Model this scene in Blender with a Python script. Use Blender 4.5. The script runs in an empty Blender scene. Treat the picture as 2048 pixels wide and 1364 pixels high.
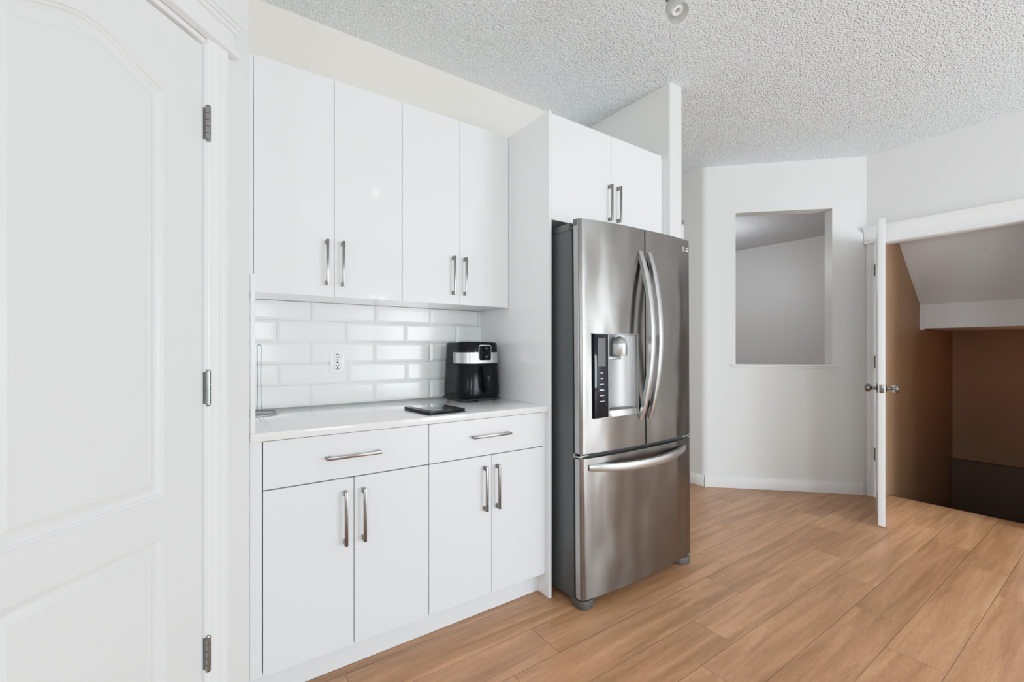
import bpy, bmesh, math, random
from mathutils import Vector, Matrix
PI = math.pi
scene = bpy.context.scene
COL = scene.collection
random.seed(7)

# ------------------------------------------------------------------ materials
def new_mat(name):
    m = bpy.data.materials.new(name); m.use_nodes = True
    nt = m.node_tree
    return m, nt, nt.nodes['Principled BSDF']

def N(nt, kind, **kw):
    n = nt.nodes.new(kind)
    for k, v in kw.items():
        if k in n.inputs: n.inputs[k].default_value = v
        else: setattr(n, k, v)
    return n

def simple(name, rgb, rough=0.5, metal=0.0, coat=0.0, spec=None, bump=None, tint=None):
    """plain surface; bump=(scale, strength, distance, detail, stretch), tint=(scale, amount)"""
    m, nt, b = new_mat(name)
    b.inputs['Base Color'].default_value = (*rgb, 1)
    b.inputs['Roughness'].default_value = rough
    b.inputs['Metallic'].default_value = metal
    if coat:
        b.inputs['Coat Weight'].default_value = coat
        b.inputs['Coat Roughness'].default_value = 0.04
    if spec is not None: b.inputs['Specular IOR Level'].default_value = spec
    tc = N(nt, 'ShaderNodeTexCoord')
    if tint:
        no = N(nt, 'ShaderNodeTexNoise', Scale=tint[0], Detail=3.0)
        nt.links.new(tc.outputs['Object'], no.inputs['Vector'])
        cr = N(nt, 'ShaderNodeValToRGB')
        a = tint[1]
        cr.color_ramp.elements[0].position = 0.3; cr.color_ramp.elements[1].position = 0.7
        cr.color_ramp.elements[0].color = (rgb[0]*(1-a), rgb[1]*(1-a), rgb[2]*(1-a), 1)
        cr.color_ramp.elements[1].color = (min(1, rgb[0]*(1+a)), min(1, rgb[1]*(1+a)), min(1, rgb[2]*(1+a)), 1)
        nt.links.new(no.outputs['Fac'], cr.inputs['Fac'])
        nt.links.new(cr.outputs['Color'], b.inputs['Base Color'])
    if bump:
        sc, st, di, de, stretch = bump
        mp = N(nt, 'ShaderNodeMapping'); mp.inputs['Scale'].default_value = stretch
        no = N(nt, 'ShaderNodeTexNoise', Scale=sc, Detail=de)
        bp = N(nt, 'ShaderNodeBump', Strength=st, Distance=di)
        nt.links.new(tc.outputs['Object'], mp.inputs['Vector'])
        nt.links.new(mp.outputs['Vector'], no.inputs['Vector'])
        nt.links.new(no.outputs['Fac'], bp.inputs['Height'])
        nt.links.new(bp.outputs['Normal'], b.inputs['Normal'])
    return m

M = {}
M['wall'] = simple('wall_paint', (0.765, 0.77, 0.76), 0.45, bump=(260, 0.12, 0.001, 2, (1, 1, 1)))
M['wall_warm_bounce'] = simple('bounce_warmed_wall', (0.81, 0.755, 0.665), 0.5, bump=(260, 0.12, 0.001, 2, (1, 1, 1)))  # warm bounce light on the back wall, put into the colour
M['stair_wall'] = simple('warm_lit_stairwell_wall', (0.37, 0.215, 0.12), 0.55, bump=(260, 0.12, 0.001, 2, (1, 1, 1)), tint=(1.2, 0.08))  # brown stands in for warm dim light on a pale wall
M['stair_soffit'] = simple('stair_soffit_paint', (0.76, 0.78, 0.79), 0.6, bump=(220, 0.3, 0.001, 2, (1, 1, 1)))
M['trim'] = simple('white_trim_paint', (0.86, 0.865, 0.865), 0.28)
M['door'] = simple('white_door_paint', (0.77, 0.775, 0.775), 0.30, bump=(60, 0.45, 0.0012, 4, (1.0, 1.0, 0.035)))
M['gloss'] = simple('gloss_white_lacquer', (0.87, 0.88, 0.885), 0.10, coat=0.4)
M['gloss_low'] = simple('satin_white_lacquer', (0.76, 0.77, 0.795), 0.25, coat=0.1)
M['panel'] = simple('white_end_panel', (0.84, 0.85, 0.86), 0.22, coat=0.2)
M['seam'] = simple('shadow_gap_grey', (0.16, 0.16, 0.16), 0.7)
M['counter'] = simple('pale_quartz', (0.83, 0.825, 0.81), 0.10, coat=0.3, tint=(90, 0.02))
M['tile'] = simple('glazed_white_tile', (0.85, 0.855, 0.85), 0.13, bump=(9, 0.12, 0.004, 1, (1, 1, 1)))
M['grout'] = simple('grey_grout', (0.50, 0.50, 0.485), 0.8)
M['nickel'] = simple('brushed_nickel', (0.22, 0.207, 0.195), 0.24, 1.0)
M['handle_steel'] = simple('pull_steel', (0.40, 0.40, 0.40), 0.25, 1.0)
M['hinge'] = simple('steel_hinge', (0.30, 0.30, 0.29), 0.25, 1.0)
M['dark'] = simple('black_plastic', (0.006, 0.007, 0.009), 0.16, spec=0.12)
M['dark_matte'] = simple('dark_rubber', (0.02, 0.02, 0.02), 0.6)
M['black_glass'] = simple('black_glass', (0.004, 0.006, 0.012), 0.06, spec=0.3)
M['fridge_side'] = simple('charcoal_enamel', (0.068, 0.073, 0.077), 0.38, bump=(500, 0.1, 0.0004, 1, (1, 1, 1)))
M['fridge_grey'] = simple('grey_plastic', (0.10, 0.10, 0.098), 0.42)
M['foot_grey'] = simple('warm_grey_plastic', (0.075, 0.066, 0.060), 0.4)
M['satin'] = simple('satin_silver', (0.52, 0.52, 0.52), 0.28, 0.9)
M['silver_plastic'] = simple('silver_plastic', (0.36, 0.36, 0.36), 0.35, 0.4)
M['outlet'] = simple('white_outlet_plastic', (0.86, 0.86, 0.84), 0.3)
M['slot'] = simple('dark_slot', (0.02, 0.02, 0.02), 0.8)
M['mark'] = simple('white_print', (0.85, 0.86, 0.88), 0.5)
M['screen'] = simple('tablet_screen', (0.05, 0.05, 0.048), 0.05, coat=1.0)
M['frosted'] = simple('frosted_white_glass', (0.86, 0.86, 0.82), 0.35)
M['frosted'].node_tree.nodes['Principled BSDF'].inputs['Transmission Weight'].default_value = 0.75
M['carpet'] = simple('brown_stair_carpet', (0.10, 0.06, 0.035), 0.95)
M['stair_shade'] = simple('shaded_stairwell_wall', (0.13, 0.08, 0.05), 0.6)  # darker brown puts the stairwell's fading light into the colour
M['skirt'] = simple('cream_paint', (0.80, 0.74, 0.52), 0.5)
M['cast'] = simple('dark_metal', (0.14, 0.13, 0.12), 0.4, 0.8)

def glass_mat():
    m, nt, b = new_mat('clear_glass')
    b.inputs['Base Color'].default_value = (1, 1, 1, 1)
    b.inputs['Roughness'].default_value = 0.02
    b.inputs['Transmission Weight'].default_value = 1.0
    b.inputs['IOR'].default_value = 1.45
    return m
M['glass'] = glass_mat()

def glow(name, rgb, s):
    m, nt, b = new_mat(name)
    b.inputs['Base Color'].default_value = (*rgb, 1)
    b.inputs['Emission Color'].default_value = (*rgb, 1)
    b.inputs['Emission Strength'].default_value = s
    return m
M['cfl'] = glow('lit_lamp_tube', (1.0, 0.97, 0.92), 14)

def steel_mat():
    m, nt, b = new_mat('brushed_stainless')
    tc = N(nt, 'ShaderNodeTexCoord')
    b.inputs['Metallic'].default_value = 1.0
    # horizontal brushing
    mp = N(nt, 'ShaderNodeMapping'); mp.inputs['Scale'].default_value = (3, 3, 600)
    no = N(nt, 'ShaderNodeTexNoise', Scale=1.0, Detail=4.0)
    nt.links.new(tc.outputs['Object'], mp.inputs['Vector']); nt.links.new(mp.outputs['Vector'], no.inputs['Vector'])
    mr = N(nt, 'ShaderNodeMapRange'); mr.inputs['To Min'].default_value = 0.20; mr.inputs['To Max'].default_value = 0.30
    nt.links.new(no.outputs['Fac'], mr.inputs['Value']); nt.links.new(mr.outputs['Result'], b.inputs['Roughness'])
    # slow waves of the sheet
    mp2 = N(nt, 'ShaderNodeMapping'); mp2.inputs['Scale'].default_value = (3.2, 1, 1.3)
    n2 = N(nt, 'ShaderNodeTexNoise', Scale=1.1, Detail=1.5)
    nt.links.new(tc.outputs['Object'], mp2.inputs['Vector']); nt.links.new(mp2.outputs['Vector'], n2.inputs['Vector'])
    bp = N(nt, 'ShaderNodeBump', Strength=0.8, Distance=0.035)
    nt.links.new(n2.outputs['Fac'], bp.inputs['Height'])
    bp2 = N(nt, 'ShaderNodeBump', Strength=0.05, Distance=0.0005)
    nt.links.new(no.outputs['Fac'], bp2.inputs['Height']); nt.links.new(bp.outputs['Normal'], bp2.inputs['Normal'])
    nt.links.new(bp2.outputs['Normal'], b.inputs['Normal'])
    cr = N(nt, 'ShaderNodeValToRGB')
    cr.color_ramp.elements[0].color = (0.165, 0.150, 0.140, 1); cr.color_ramp.elements[1].color = (0.275, 0.258, 0.245, 1)
    n3 = N(nt, 'ShaderNodeTexNoise', Scale=5.0, Detail=3.0)
    nt.links.new(tc.outputs['Object'], n3.inputs['Vector']); nt.links.new(n3.outputs['Fac'], cr.inputs['Fac'])
    nt.links.new(cr.outputs['Color'], b.inputs['Base Color'])
    b.inputs['Anisotropic'].default_value = 0.8
    cx = N(nt, 'ShaderNodeCombineXYZ'); cx.inputs['Z'].default_value = 1.0
    nt.links.new(cx.outputs[0], b.inputs['Tangent'])
    return m
M['steel'] = steel_mat()

def ceiling_mat():
    m, nt, b = new_mat('popcorn_ceiling')
    b.inputs['Base Color'].default_value = (0.86, 0.87, 0.88, 1); b.inputs['Roughness'].default_value = 0.9
    tc = N(nt, 'ShaderNodeTexCoord')
    v = N(nt, 'ShaderNodeTexVoronoi', Scale=140.0); v.feature = 'SMOOTH_F1'
    n = N(nt, 'ShaderNodeTexNoise', Scale=115.0, Detail=3.0)
    nt.links.new(tc.outputs['Object'], v.inputs['Vector']); nt.links.new(tc.outputs['Object'], n.inputs['Vector'])
    mx = N(nt, 'ShaderNodeMath', operation='SUBTRACT')
    nt.links.new(n.outputs['Fac'], mx.inputs[0]); nt.links.new(v.outputs['Distance'], mx.inputs[1])
    bp = N(nt, 'ShaderNodeBump', Strength=1.0, Distance=0.009)
    nt.links.new(mx.outputs[0], bp.inputs['Height']); nt.links.new(bp.outputs['Normal'], b.inputs['Normal'])
    cr = N(nt, 'ShaderNodeValToRGB')          # shade between the blobs, put into the colour
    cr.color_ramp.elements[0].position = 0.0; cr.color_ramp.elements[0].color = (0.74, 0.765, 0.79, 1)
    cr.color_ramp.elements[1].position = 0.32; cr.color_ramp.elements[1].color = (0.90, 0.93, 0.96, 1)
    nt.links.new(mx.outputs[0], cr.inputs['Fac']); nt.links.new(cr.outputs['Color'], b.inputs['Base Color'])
    return m
M['ceiling'] = ceiling_mat()

def floor_mat():
    m, nt, b = new_mat('oak_laminate')
    L = nt.links
    uv = N(nt, 'ShaderNodeUVMap', uv_map='plank')
    at = N(nt, 'ShaderNodeAttribute', attribute_name='plank_tone')
    sep = N(nt, 'ShaderNodeSeparateXYZ'); L.new(uv.outputs['UV'], sep.inputs['Vector'])
    # plank-local coordinates in metres, shifted per plank so the grain never repeats
    off = N(nt, 'ShaderNodeVectorMath', operation='MULTIPLY_ADD')
    off.inputs[1].default_value = (37.0, 11.0, 53.0)
    L.new(at.outputs['Color'], off.inputs[0]); L.new(uv.outputs['UV'], off.inputs[2])
    def grain(scale, stretch, detail, dist):
        mp = N(nt, 'ShaderNodeMapping'); mp.inputs['Scale'].default_value = stretch
        no = N(nt, 'ShaderNodeTexNoise', Scale=scale, Detail=detail, Distortion=dist)
        L.new(off.outputs[0], mp.inputs['Vector']); L.new(mp.outputs['Vector'], no.inputs['Vector'])
        return no
    g1 = grain(4.0, (0.42, 5.5, 1), 5.0, 0.7)     # broad cathedral shapes
    g2 = grain(30.0, (0.8, 9.0, 1), 4.0, 0.3)     # fine streaks
    g3 = grain(1.6, (0.6, 1.2, 1), 2.0, 0.0)       # slow tone drift
    r1 = N(nt, 'ShaderNodeValToRGB'); e = r1.color_ramp.elements
    e[0].position = 0.30; e[0].color = (0.37, 0.185, 0.085, 1)
    e[1].position = 0.68; e[1].color = (0.565, 0.315, 0.170, 1)
    k = r1.color_ramp.elements.new(0.5); k.color = (0.475, 0.250, 0.130, 1)
    L.new(g1.outputs['Fac'], r1.inputs['Fac'])
    r2 = N(nt, 'ShaderNodeValToRGB'); e = r2.color_ramp.elements
    e[0].position = 0.35; e[0].color = (0.86, 0.84, 0.82, 1); e[1].position = 0.62; e[1].color = (1.03, 1.03, 1.03, 1)
    L.new(g2.outputs['Fac'], r2.inputs['Fac'])
    r3 = N(nt, 'ShaderNodeValToRGB'); e = r3.color_ramp.elements
    e[0].position = 0.3; e[0].color = (0.88, 0.86, 0.83, 1); e[1].position = 0.7; e[1].color = (1.10, 1.10, 1.10, 1)
    L.new(g3.outputs['Fac'], r3.inputs['Fac'])
    def mul(a, c, fac=1.0):
        x = N(nt, 'ShaderNodeMix', data_type='RGBA', blend_type='MULTIPLY'); x.inputs['Factor'].default_value = fac
        L.new(a, x.inputs[6]); L.new(c, x.inputs[7]); return x.outputs[2]
    c = mul(mul(r1.outputs['Color'], r2.outputs['Color']), r3.outputs['Color'])
    tone = N(nt, 'ShaderNodeSeparateColor'); L.new(at.outputs['Color'], tone.inputs['Color'])
    r4 = N(nt, 'ShaderNodeValToRGB'); e = r4.color_ramp.elements
    e[0].position = 0.0; e[0].color = (0.90, 0.87, 0.83, 1); e[1].position = 1.0; e[1].color = (1.08, 1.09, 1.09, 1)
    L.new(tone.outputs['Red'], r4.inputs['Fac'])
    c = mul(c, r4.outputs['Color'])
    # groove where the plank-local coordinate nears an edge
    def edge(out, length):
        h = N(nt, 'ShaderNodeMath', operation='PINGPONG'); h.inputs[1].default_value = length/2
        L.new(out, h.inputs[0])
        s = N(nt, 'ShaderNodeMapRange'); s.inputs['From Min'].default_value = 0.0006; s.inputs['From Max'].default_value = 0.0022
        L.new(h.outputs[0], s.inputs['Value']); return s.outputs['Result']
    ex = edge(sep.outputs['X'], PL); ey = edge(sep.outputs['Y'], PW)
    mn = N(nt, 'ShaderNodeMath', operation='MINIMUM'); L.new(ex, mn.inputs[0]); L.new(ey, mn.inputs[1])
    mx = N(nt, 'ShaderNodeMix', data_type='RGBA', blend_type='MIX')
    L.new(mn.outputs[0], mx.inputs['Factor'])
    dk = N(nt, 'ShaderNodeMix', data_type='RGBA', blend_type='MULTIPLY'); dk.inputs['Factor'].default_value = 1.0
    L.new(c, dk.inputs[6]); dk.inputs[7].default_value = (0.50, 0.44, 0.40, 1)
    L.new(dk.outputs[2], mx.inputs[6]); L.new(c, mx.inputs[7])
    L.new(mx.outputs[2], b.inputs['Base Color'])
    b.inputs['Roughness'].default_value = 0.36
    bp = N(nt, 'ShaderNodeBump', Strength=0.12, Distance=0.001)
    L.new(g2.outputs['Fac'], bp.inputs['Height'])
    bq = N(nt, 'ShaderNodeBump', Strength=0.5, Distance=0.001)
    L.new(mn.outputs[0], bq.inputs['Height']); L.new(bp.outputs['Normal'], bq.inputs['Normal'])
    L.new(bq.outputs['Normal'], b.inputs['Normal'])
    return m
PL, PW = 1.214, 0.178
M['floor'] = floor_mat()

# ------------------------------------------------------------------ mesh helpers
class MB:
    def __init__(s): s.bm = bmesh.new()
    def box(s, x0, x1, y0, y1, z0, z1, bev=0.0, seg=2):
        t = bmesh.new()
        r = bmesh.ops.create_cube(t, size=1.0)
        for v in t.verts:
            v.co = Vector(((x0+x1)/2 + v.co.x*(x1-x0), (y0+y1)/2 + v.co.y*(y1-y0), (z0+z1)/2 + v.co.z*(z1-z0)))
        if bev: bmesh.ops.bevel(t, geom=list(t.edges), offset=bev, segments=seg, affect='EDGES', profile=0.5)
        s.merge(t); return s
    def merge(s, t, mat=None):
        if mat is not None: t.transform(mat)
        me = bpy.data.meshes.new('tmp'); t.to_mesh(me); t.free()
        s.bm.from_mesh(me); bpy.data.meshes.remove(me)
    def prism(s, poly, z0, z1, M4=None, bev=0.0):
        """poly: list of (a,b) extruded along c from z0 to z1 (ccw)"""
        t = bmesh.new()
        lo = [t.verts.new((a, b, z0)) for a, b in poly]; hi = [t.verts.new((a, b, z1)) for a, b in poly]
        t.faces.new(list(reversed(lo))); t.faces.new(hi)
        n = len(poly)
        for i in range(n): t.faces.new((lo[i], lo[(i+1) % n], hi[(i+1) % n], hi[i]))
        if bev: bmesh.ops.bevel(t, geom=list(t.edges), offset=bev, segments=2, affect='EDGES', profile=0.5)
        bmesh.ops.recalc_face_normals(t, faces=t.faces)
        s.merge(t, M4); return s
    def cyl(s, p0, p1, r0, r1=None, n=20, cap=True):
        if r1 is None: r1 = r0
        return s.loft_path([p0, p1], [r0, r1], n, cap)
    def loft_path(s, pts, rad, n=12, cap=True, closed=False):
        pts = [Vector(p) for p in pts]; m = len(pts)
        if not hasattr(rad, '__len__'): rad = [rad]*m
        rings = []; up = None
        for i, p in enumerate(pts):
            if closed: d = pts[(i+1) % m] - pts[i-1]
            else: d = pts[min(i+1, m-1)] - pts[max(i-1, 0)]
            d.normalize()
            if up is None:
                up = Vector((0, 0, 1)) if abs(d.z) < 0.9 else Vector((1, 0, 0))
            u = (up - d*up.dot(d)); u.normalize(); up = u; w = d.cross(u)
            rings.append([s.bm.verts.new(p + (u*math.cos(2*PI*k/n) + w*math.sin(2*PI*k/n))*rad[i]) for k in range(n)])
        R = range(m if closed else m-1)
        for i in R:
            a, b2 = rings[i], rings[(i+1) % m]
            for k in range(n): s.bm.faces.new((a[k], a[(k+1) % n], b2[(k+1) % n], b2[k]))
        if cap and not closed:
            s.bm.faces.new(list(reversed(rings[0]))); s.bm.faces.new(rings[-1])
        return s
    def lathe(s, prof, origin=(0, 0, 0), axis='Z', n=28):
        """prof: list of (r, h) along axis"""
        t = bmesh.new(); rings = []
        for r, h in prof:
            rings.append([t.verts.new((r*math.cos(2*PI*k/n), r*math.sin(2*PI*k/n), h)) for k in range(n)])
        for a, b2 in zip(rings, rings[1:]):
            for k in range(n): t.faces.new((a[k], a[(k+1) % n], b2[(k+1) % n], b2[k]))
        t.faces.new(list(reversed(rings[0]))); t.faces.new(rings[-1])
        bmesh.ops.remove_doubles(t, verts=t.verts, dist=1e-6)
        rot = {'Z': Matrix(), 'X': Matrix.Rotation(PI/2, 4, 'Y'), '-X': Matrix.Rotation(-PI/2, 4, 'Y'), '-Y': Matrix.Rotation(PI/2, 4, 'X'), 'Y': Matrix.Rotation(-PI/2, 4, 'X')}[axis] if isinstance(axis, str) else axis
        s.merge(t, Matrix.Translation(origin) @ rot); return s
    def strips(s, rings, closed=True, caps=True):
        """rings: lists of equal-length vertex positions"""
        V = [[s.bm.verts.new(p) for p in r] for r in rings]; n = len(V[0])
        for a, b2 in zip(V, V[1:]):
            for k in range(n if closed else n-1): s.bm.faces.new((a[k], a[(k+1) % n], b2[(k+1) % n], b2[k]))
        if caps: s.bm.faces.new(list(reversed(V[0]))); s.bm.faces.new(V[-1])
        return s
    def build(s, name, mat, parent=None, M4=None, smooth=35, kind=None):
        if M4 is not None: s.bm.transform(M4)
        bmesh.ops.remove_doubles(s.bm, verts=s.bm.verts, dist=1e-6)
        bmesh.ops.recalc_face_normals(s.bm, faces=s.bm.faces)
        me = bpy.data.meshes.new(name); s.bm.to_mesh(me); s.bm.free()
        if smooth:
            for p in me.polygons: p.use_smooth = True
            me.set_sharp_from_angle(angle=math.radians(smooth))
        me.materials.append(mat)
        o = bpy.data.objects.new(name, me); COL.objects.link(o)
        if parent: o.parent = parent
        if kind: o['kind'] = kind
        return o

def tag(o, label, cat, group=None):
    o['label'] = label; o['category'] = cat
    if group: o['group'] = group
    return o

def thing(name, label, cat, loc=(0, 0, 0), rz=0, group=None):
    o = bpy.data.objects.new(name, None); COL.objects.link(o)
    o.location = loc; o.rotation_euler = (0, 0, rz); o.empty_display_size = 0.1
    if label: tag(o, label, cat, group)
    return o

def struct(mb, name, mat, M4=None, smooth=35): return mb.build(name, mat, None, M4, smooth, 'structure')

def text_mesh(s, body, size, depth=0.0003):
    cu = bpy.data.curves.new('txt', 'FONT'); cu.body = body; cu.size = size; cu.extrude = depth
    o = bpy.data.objects.new('txt', cu); COL.objects.link(o)
    dg = bpy.context.evaluated_depsgraph_get(); dg.update()
    me = bpy.data.meshes.new_from_object(o.evaluated_get(dg))
    bpy.data.objects.remove(o); bpy.data.curves.remove(cu)
    return me

def rounded_rect(x0, x1, y0, y1, r, n=6):
    pts = []
    for cx, cy, a0 in ((x1-r, y0+r, -90), (x1-r, y1-r, 0), (x0+r, y1-r, 90), (x0+r, y0+r, 180)):
        for k in range(n+1):
            a = math.radians(a0 + 90*k/n); pts.append((cx + r*math.cos(a), cy + r*math.sin(a)))
    return pts

# ------------------------------------------------------------------ room shell
H = 2.743
YB = 2.273                                       # back wall behind the cabinets
# floor planks ------------------------------------------------------
def build_floor():
    bm = bmesh.new(); uvl = bm.loops.layers.uv.new('plank'); cl = bm.loops.layers.float_color.new('plank_tone')
    known = {0: 1.136, 1: 0.921, 2: 0.534, 3: 0.314, 4: 0.037, 5: 1.010, 6: 0.70, 7: 0.33, 8: 0.98}
    regions = [(-1.72, 4.545, -3.32, 5.0), (4.545, 7.2, 1.25, 5.0)]
    rnd = random.Random(3)
    for row in range(-21, 29):
        yh = 1.497 - row*PW; yl = yh - PW
        off = known.get(row, rnd.random()*PL)
        for k in range(-4, 8):
            x0 = off + k*PL; x1 = x0 + PL
            tone = (rnd.random(), rnd.random(), rnd.random(), 1)
            for a, b, c, d in regions:
                X0, X1, Y0, Y1 = max(x0, a), min(x1, b), max(yl, c), min(yh, d)
                if X1-X0 < 1e-4 or Y1-Y0 < 1e-4: continue
                vs = [bm.verts.new(p) for p in ((X0, Y0, 0), (X1, Y0, 0), (X1, Y1, 0), (X0, Y1, 0))]
                f = bm.faces.new(vs)
                for lp in f.loops:
                    lp[uvl].uv = (lp.vert.co.x-x0, lp.vert.co.y-yl); lp[cl] = tone
    me = bpy.data.meshes.new('floor'); bm.to_mesh(me); bm.free(); me.materials.append(M['floor'])
    o = bpy.data.objects.new('floor', me); COL.objects.link(o); o['kind'] = 'structure'
build_floor()
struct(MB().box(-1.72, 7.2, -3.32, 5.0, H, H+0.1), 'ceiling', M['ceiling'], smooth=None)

# diagonal pantry wall ---------------------------------------------
AP = math.radians(47.1)
P0 = Vector((0.1175, 1.62, 0))
DT = Vector((-math.cos(AP), -math.sin(AP), 0))    # along the wall, away from the corner
DN = Vector((math.sin(AP), -math.cos(AP), 0))     # out of the wall into the room
MP = Matrix(((DT.x, DN.x, 0, P0.x), (DT.y, DN.y, 0, P0.y), (0, 0, 1, 0), (0, 0, 0, 1)))   # local (t, n, z)
def wp(t, n): v = P0 + DT*t + DN*n; return (v.x, v.y)
# corner piece: bullnose at P0
c = []
r = 0.018
# arc from the diagonal face to the side face
pa = P0 + DT*0.016; pb = P0 + Vector((0, 1, 0))*0.016
for k in range(7):
    s = k/6; q = pa.lerp(P0, s).lerp(P0.lerp(pb, s), s); c.append((q.x, q.y))
poly = [wp(0.158, 0)] + c + [(0.1175, YB+0.1), (0.0, YB+0.1), (0.0, 1.70), wp(0.158, -0.11)]
w = MB().prism(poly, 0, H)
TD0, TD1, ZD = 0.177, 0.749, 2.026                # pantry door opening
b = MB().box(0.156, 0.80, -0.11, 0.0, ZD+0.012, H).box(0.777, 2.56, -0.11, 0, 0, H)
b.bm.transform(MP); me = bpy.data.meshes.new('t'); b.bm.to_mesh(me); b.bm.free(); w.bm.from_mesh(me)
struct(w, 'wall_pantry', M['wall'])
struct(MB().box(-1.72, -1.6, -3.32, -2.5, 0, H).box(-1.72, -1.6, -1.0, 2.39, 0, H).box(-1.72, -1.6, -2.5, -1.0, 0, 0.9).box(-1.72, -1.6, -2.5, -1.0, 2.0, H), 'wall_left', M['wall'])
struct(MB().box(-1.69, -1.61, -2.5, -2.44, 0.9, 2.0, 0.004).box(-1.69, -1.61, -1.06, -1.0, 0.9, 2.0, 0.004).box(-1.69, -1.61, -2.44, -1.06, 0.9, 0.96, 0.004).box(-1.69, -1.61, -2.44, -1.06, 1.94, 2.0, 0.004), 'window_4', M['trim'])  # added window, unseen; lets fill light reach the end panel
struct(MB().box(-1.72, 2.30, YB, YB+0.1, 0, H), 'wall_back', M['wall_warm_bounce'])
# wall at the end of the fridge alcove, rounded end
struct(MB().prism(rounded_rect(2.235, 2.352, 1.606, 2.40, 0.014, 4), 0, H), 'wall_stub', M['wall'])
struct(MB().box(2.24, 2.352, 2.39, 4.95, 0, H), 'wall_hall_left', M['wall'])
# wall behind the camera with a glazed patio door and a window
WX = [(-0.25, 0.85, 0.80, 1.90), (2.12, 2.50, 0.04, 2.11), (2.58, 4.30, 0.04, 1.90)]
b = MB()
xs = -1.72
for x0, x1, z0, z1 in WX:
    b.box(xs, x0, -3.32, -3.2, 0, H); b.box(x0, x1, -3.32, -3.2, 0, z0); b.box(x0, x1, -3.32, -3.2, z1, H); xs = x1
b.box(xs, 4.53, -3.32, -3.2, 0, H)
struct(b, 'wall_front', M['wall'])
for i, (x0, x1, z0, z1) in enumerate(WX):
    f = MB(); e = 0.06
    f.box(x0, x0+e, -3.29, -3.21, z0, z1, 0.004).box(x1-e, x1, -3.29, -3.21, z0, z1, 0.004)
    f.box(x0+e, x1-e, -3.29, -3.21, z0, z0+e, 0.004).box(x0+e, x1-e, -3.29, -3.21, z1-e, z1, 0.004)
    f.box((x0+x1)/2-e/2, (x0+x1)/2+e/2, -3.28, -3.22, z0+e, z1-e, 0.004)
    struct(f, 'window_%d' % (i+1), M['trim'])
# right wall with the basement-stair doorway
YO0, YO1, ZO = 0.475, 1.252, 2.035
b = MB().box(4.41, 4.53, YO1, 1.36, 0, H).box(4.41, 4.53, YO0, YO1, ZO, H).box(4.41, 4.53, -3.3, YO0, 0, H)
struct(b, 'wall_right', M['wall'])
# diagonal wall with pass-through opening
A = Vector((3.53, 2.197, 0)); B = Vector((4.412, 1.323, 0)); DL = (B-A).length; dd = (B-A)/DL
nn = Vector((-dd.y, dd.x, 0));                    # away from the room
MD = Matrix(((dd.x, nn.x, 0, A.x), (dd.y, nn.y, 0, A.y), (0, 0, 1, 0), (0, 0, 0, 1)))  # local (t, depth, z)
TO0, TO1, ZP0, ZP1 = 0.250, 0.990, 1.052, 2.335
b = MB()
b.box(0.02, TO0, 0, 0.119, 0, H).box(TO1, DL+0.05, 0, 0.119, 0, H).box(TO0, TO1, 0, 0.119, 0, ZP0-0.004).box(TO0, TO1, 0, 0.119, ZP1, H)
b.bm.transform(MD)
cpts = []
pa = A + dd*0.03; pb = A + Vector((0, 1, 0))*0.03
for k in range(7):
    s = k/6; q = pa.lerp(A, s).lerp(A.lerp(pb, s), s); cpts.append((q.x, q.y))
poly = cpts + [(3.53, 2.395), (3.65, 2.395), (3.65, 2.25)] + [tuple((A+dd*0.03+nn*0.119).xy)]
b.prism(poly, 0, H)
b.box(3.53, 3.65, 2.395, 3.35, 2.337, H).box(3.53, 3.65, 3.35, 4.95, 0, H)
struct(b, 'wall_diagonal', M['wall'])
struct(MB().box(2.24, 7.2, 4.85, 4.97, 0, H), 'wall_hall_end', M['wall'])
struct(MB().prism([(7.13, 1.3), (7.25, 1.3), (7.12, 4.9), (6.90, 4.9)], 0, H), 'wall_far', M['wall'])
# stairwell
struct(MB().box(4.53, 7.2, 1.222, 1.29, -2.6, H), 'wall_stair_left', M['stair_wall'])
struct(MB().box(4.53, 7.2, 0.25, 0.345, -2.6, H), 'wall_stair_right', M['stair_wall'])
struct(MB().box(6.56, 6.68, 0.345, 1.222, 0.02, 1.6), 'wall_stair_back', M['stair_wall'])
struct(MB().box(6.50, 6.68, 0.345, 1.222, -2.6, 0.02, 0.006), 'wall_stair_lower', M['stair_shade'])
MX = Matrix(((1, 0, 0, 0), (0, 0, -1, 0), (0, 1, 0, 0), (0, 0, 0, 1)))   # (a, b, c) -> (x, -c, z)
def xz_prism(b, poly, y0, y1): return b.prism(poly, -y1, -y0, MX)
b = xz_prism(MB(), [(4.532, 2.31), (5.41, 1.584), (5.41, 1.368), (6.56, 1.368), (6.56, 2.7), (4.532, 2.7)], 0.345, 1.222)
struct(b, 'wall_stair_soffit', M['stair_soffit'])
b = xz_prism(MB(), [(4.535, 2.303), (5.40, 1.588), (5.40, 1.355), (5.425, 1.355), (5.425, 1.365), (5.415, 1.60), (4.535, 2.325)], 1.192, 1.222)
struct(b, 'trim_1', M['stair_soffit'])
b = MB()
for k in range(11): b.box(4.56+k*0.25, 4.83+k*0.25, 0.345, 1.222, -0.19*(k+1)-0.25, -0.19*(k+1), 0.01)
struct(b, 'floor_stairs', M['carpet'])
b = MB().box(4.530, 4.560, 0.345, 1.222, -0.25, -0.0005, 0.0)
struct(b, 'trim_2', M['cast'])
# cream stringer end beside the top stair
b = xz_prism(MB(), [(4.565, -0.25), (4.90, -0.45), (4.90, -0.13), (4.64, 0.075), (4.60, 0.088), (4.565, 0.075)], 0.345, 0.491)
struct(b, 'trim_3', M['skirt'])

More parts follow.
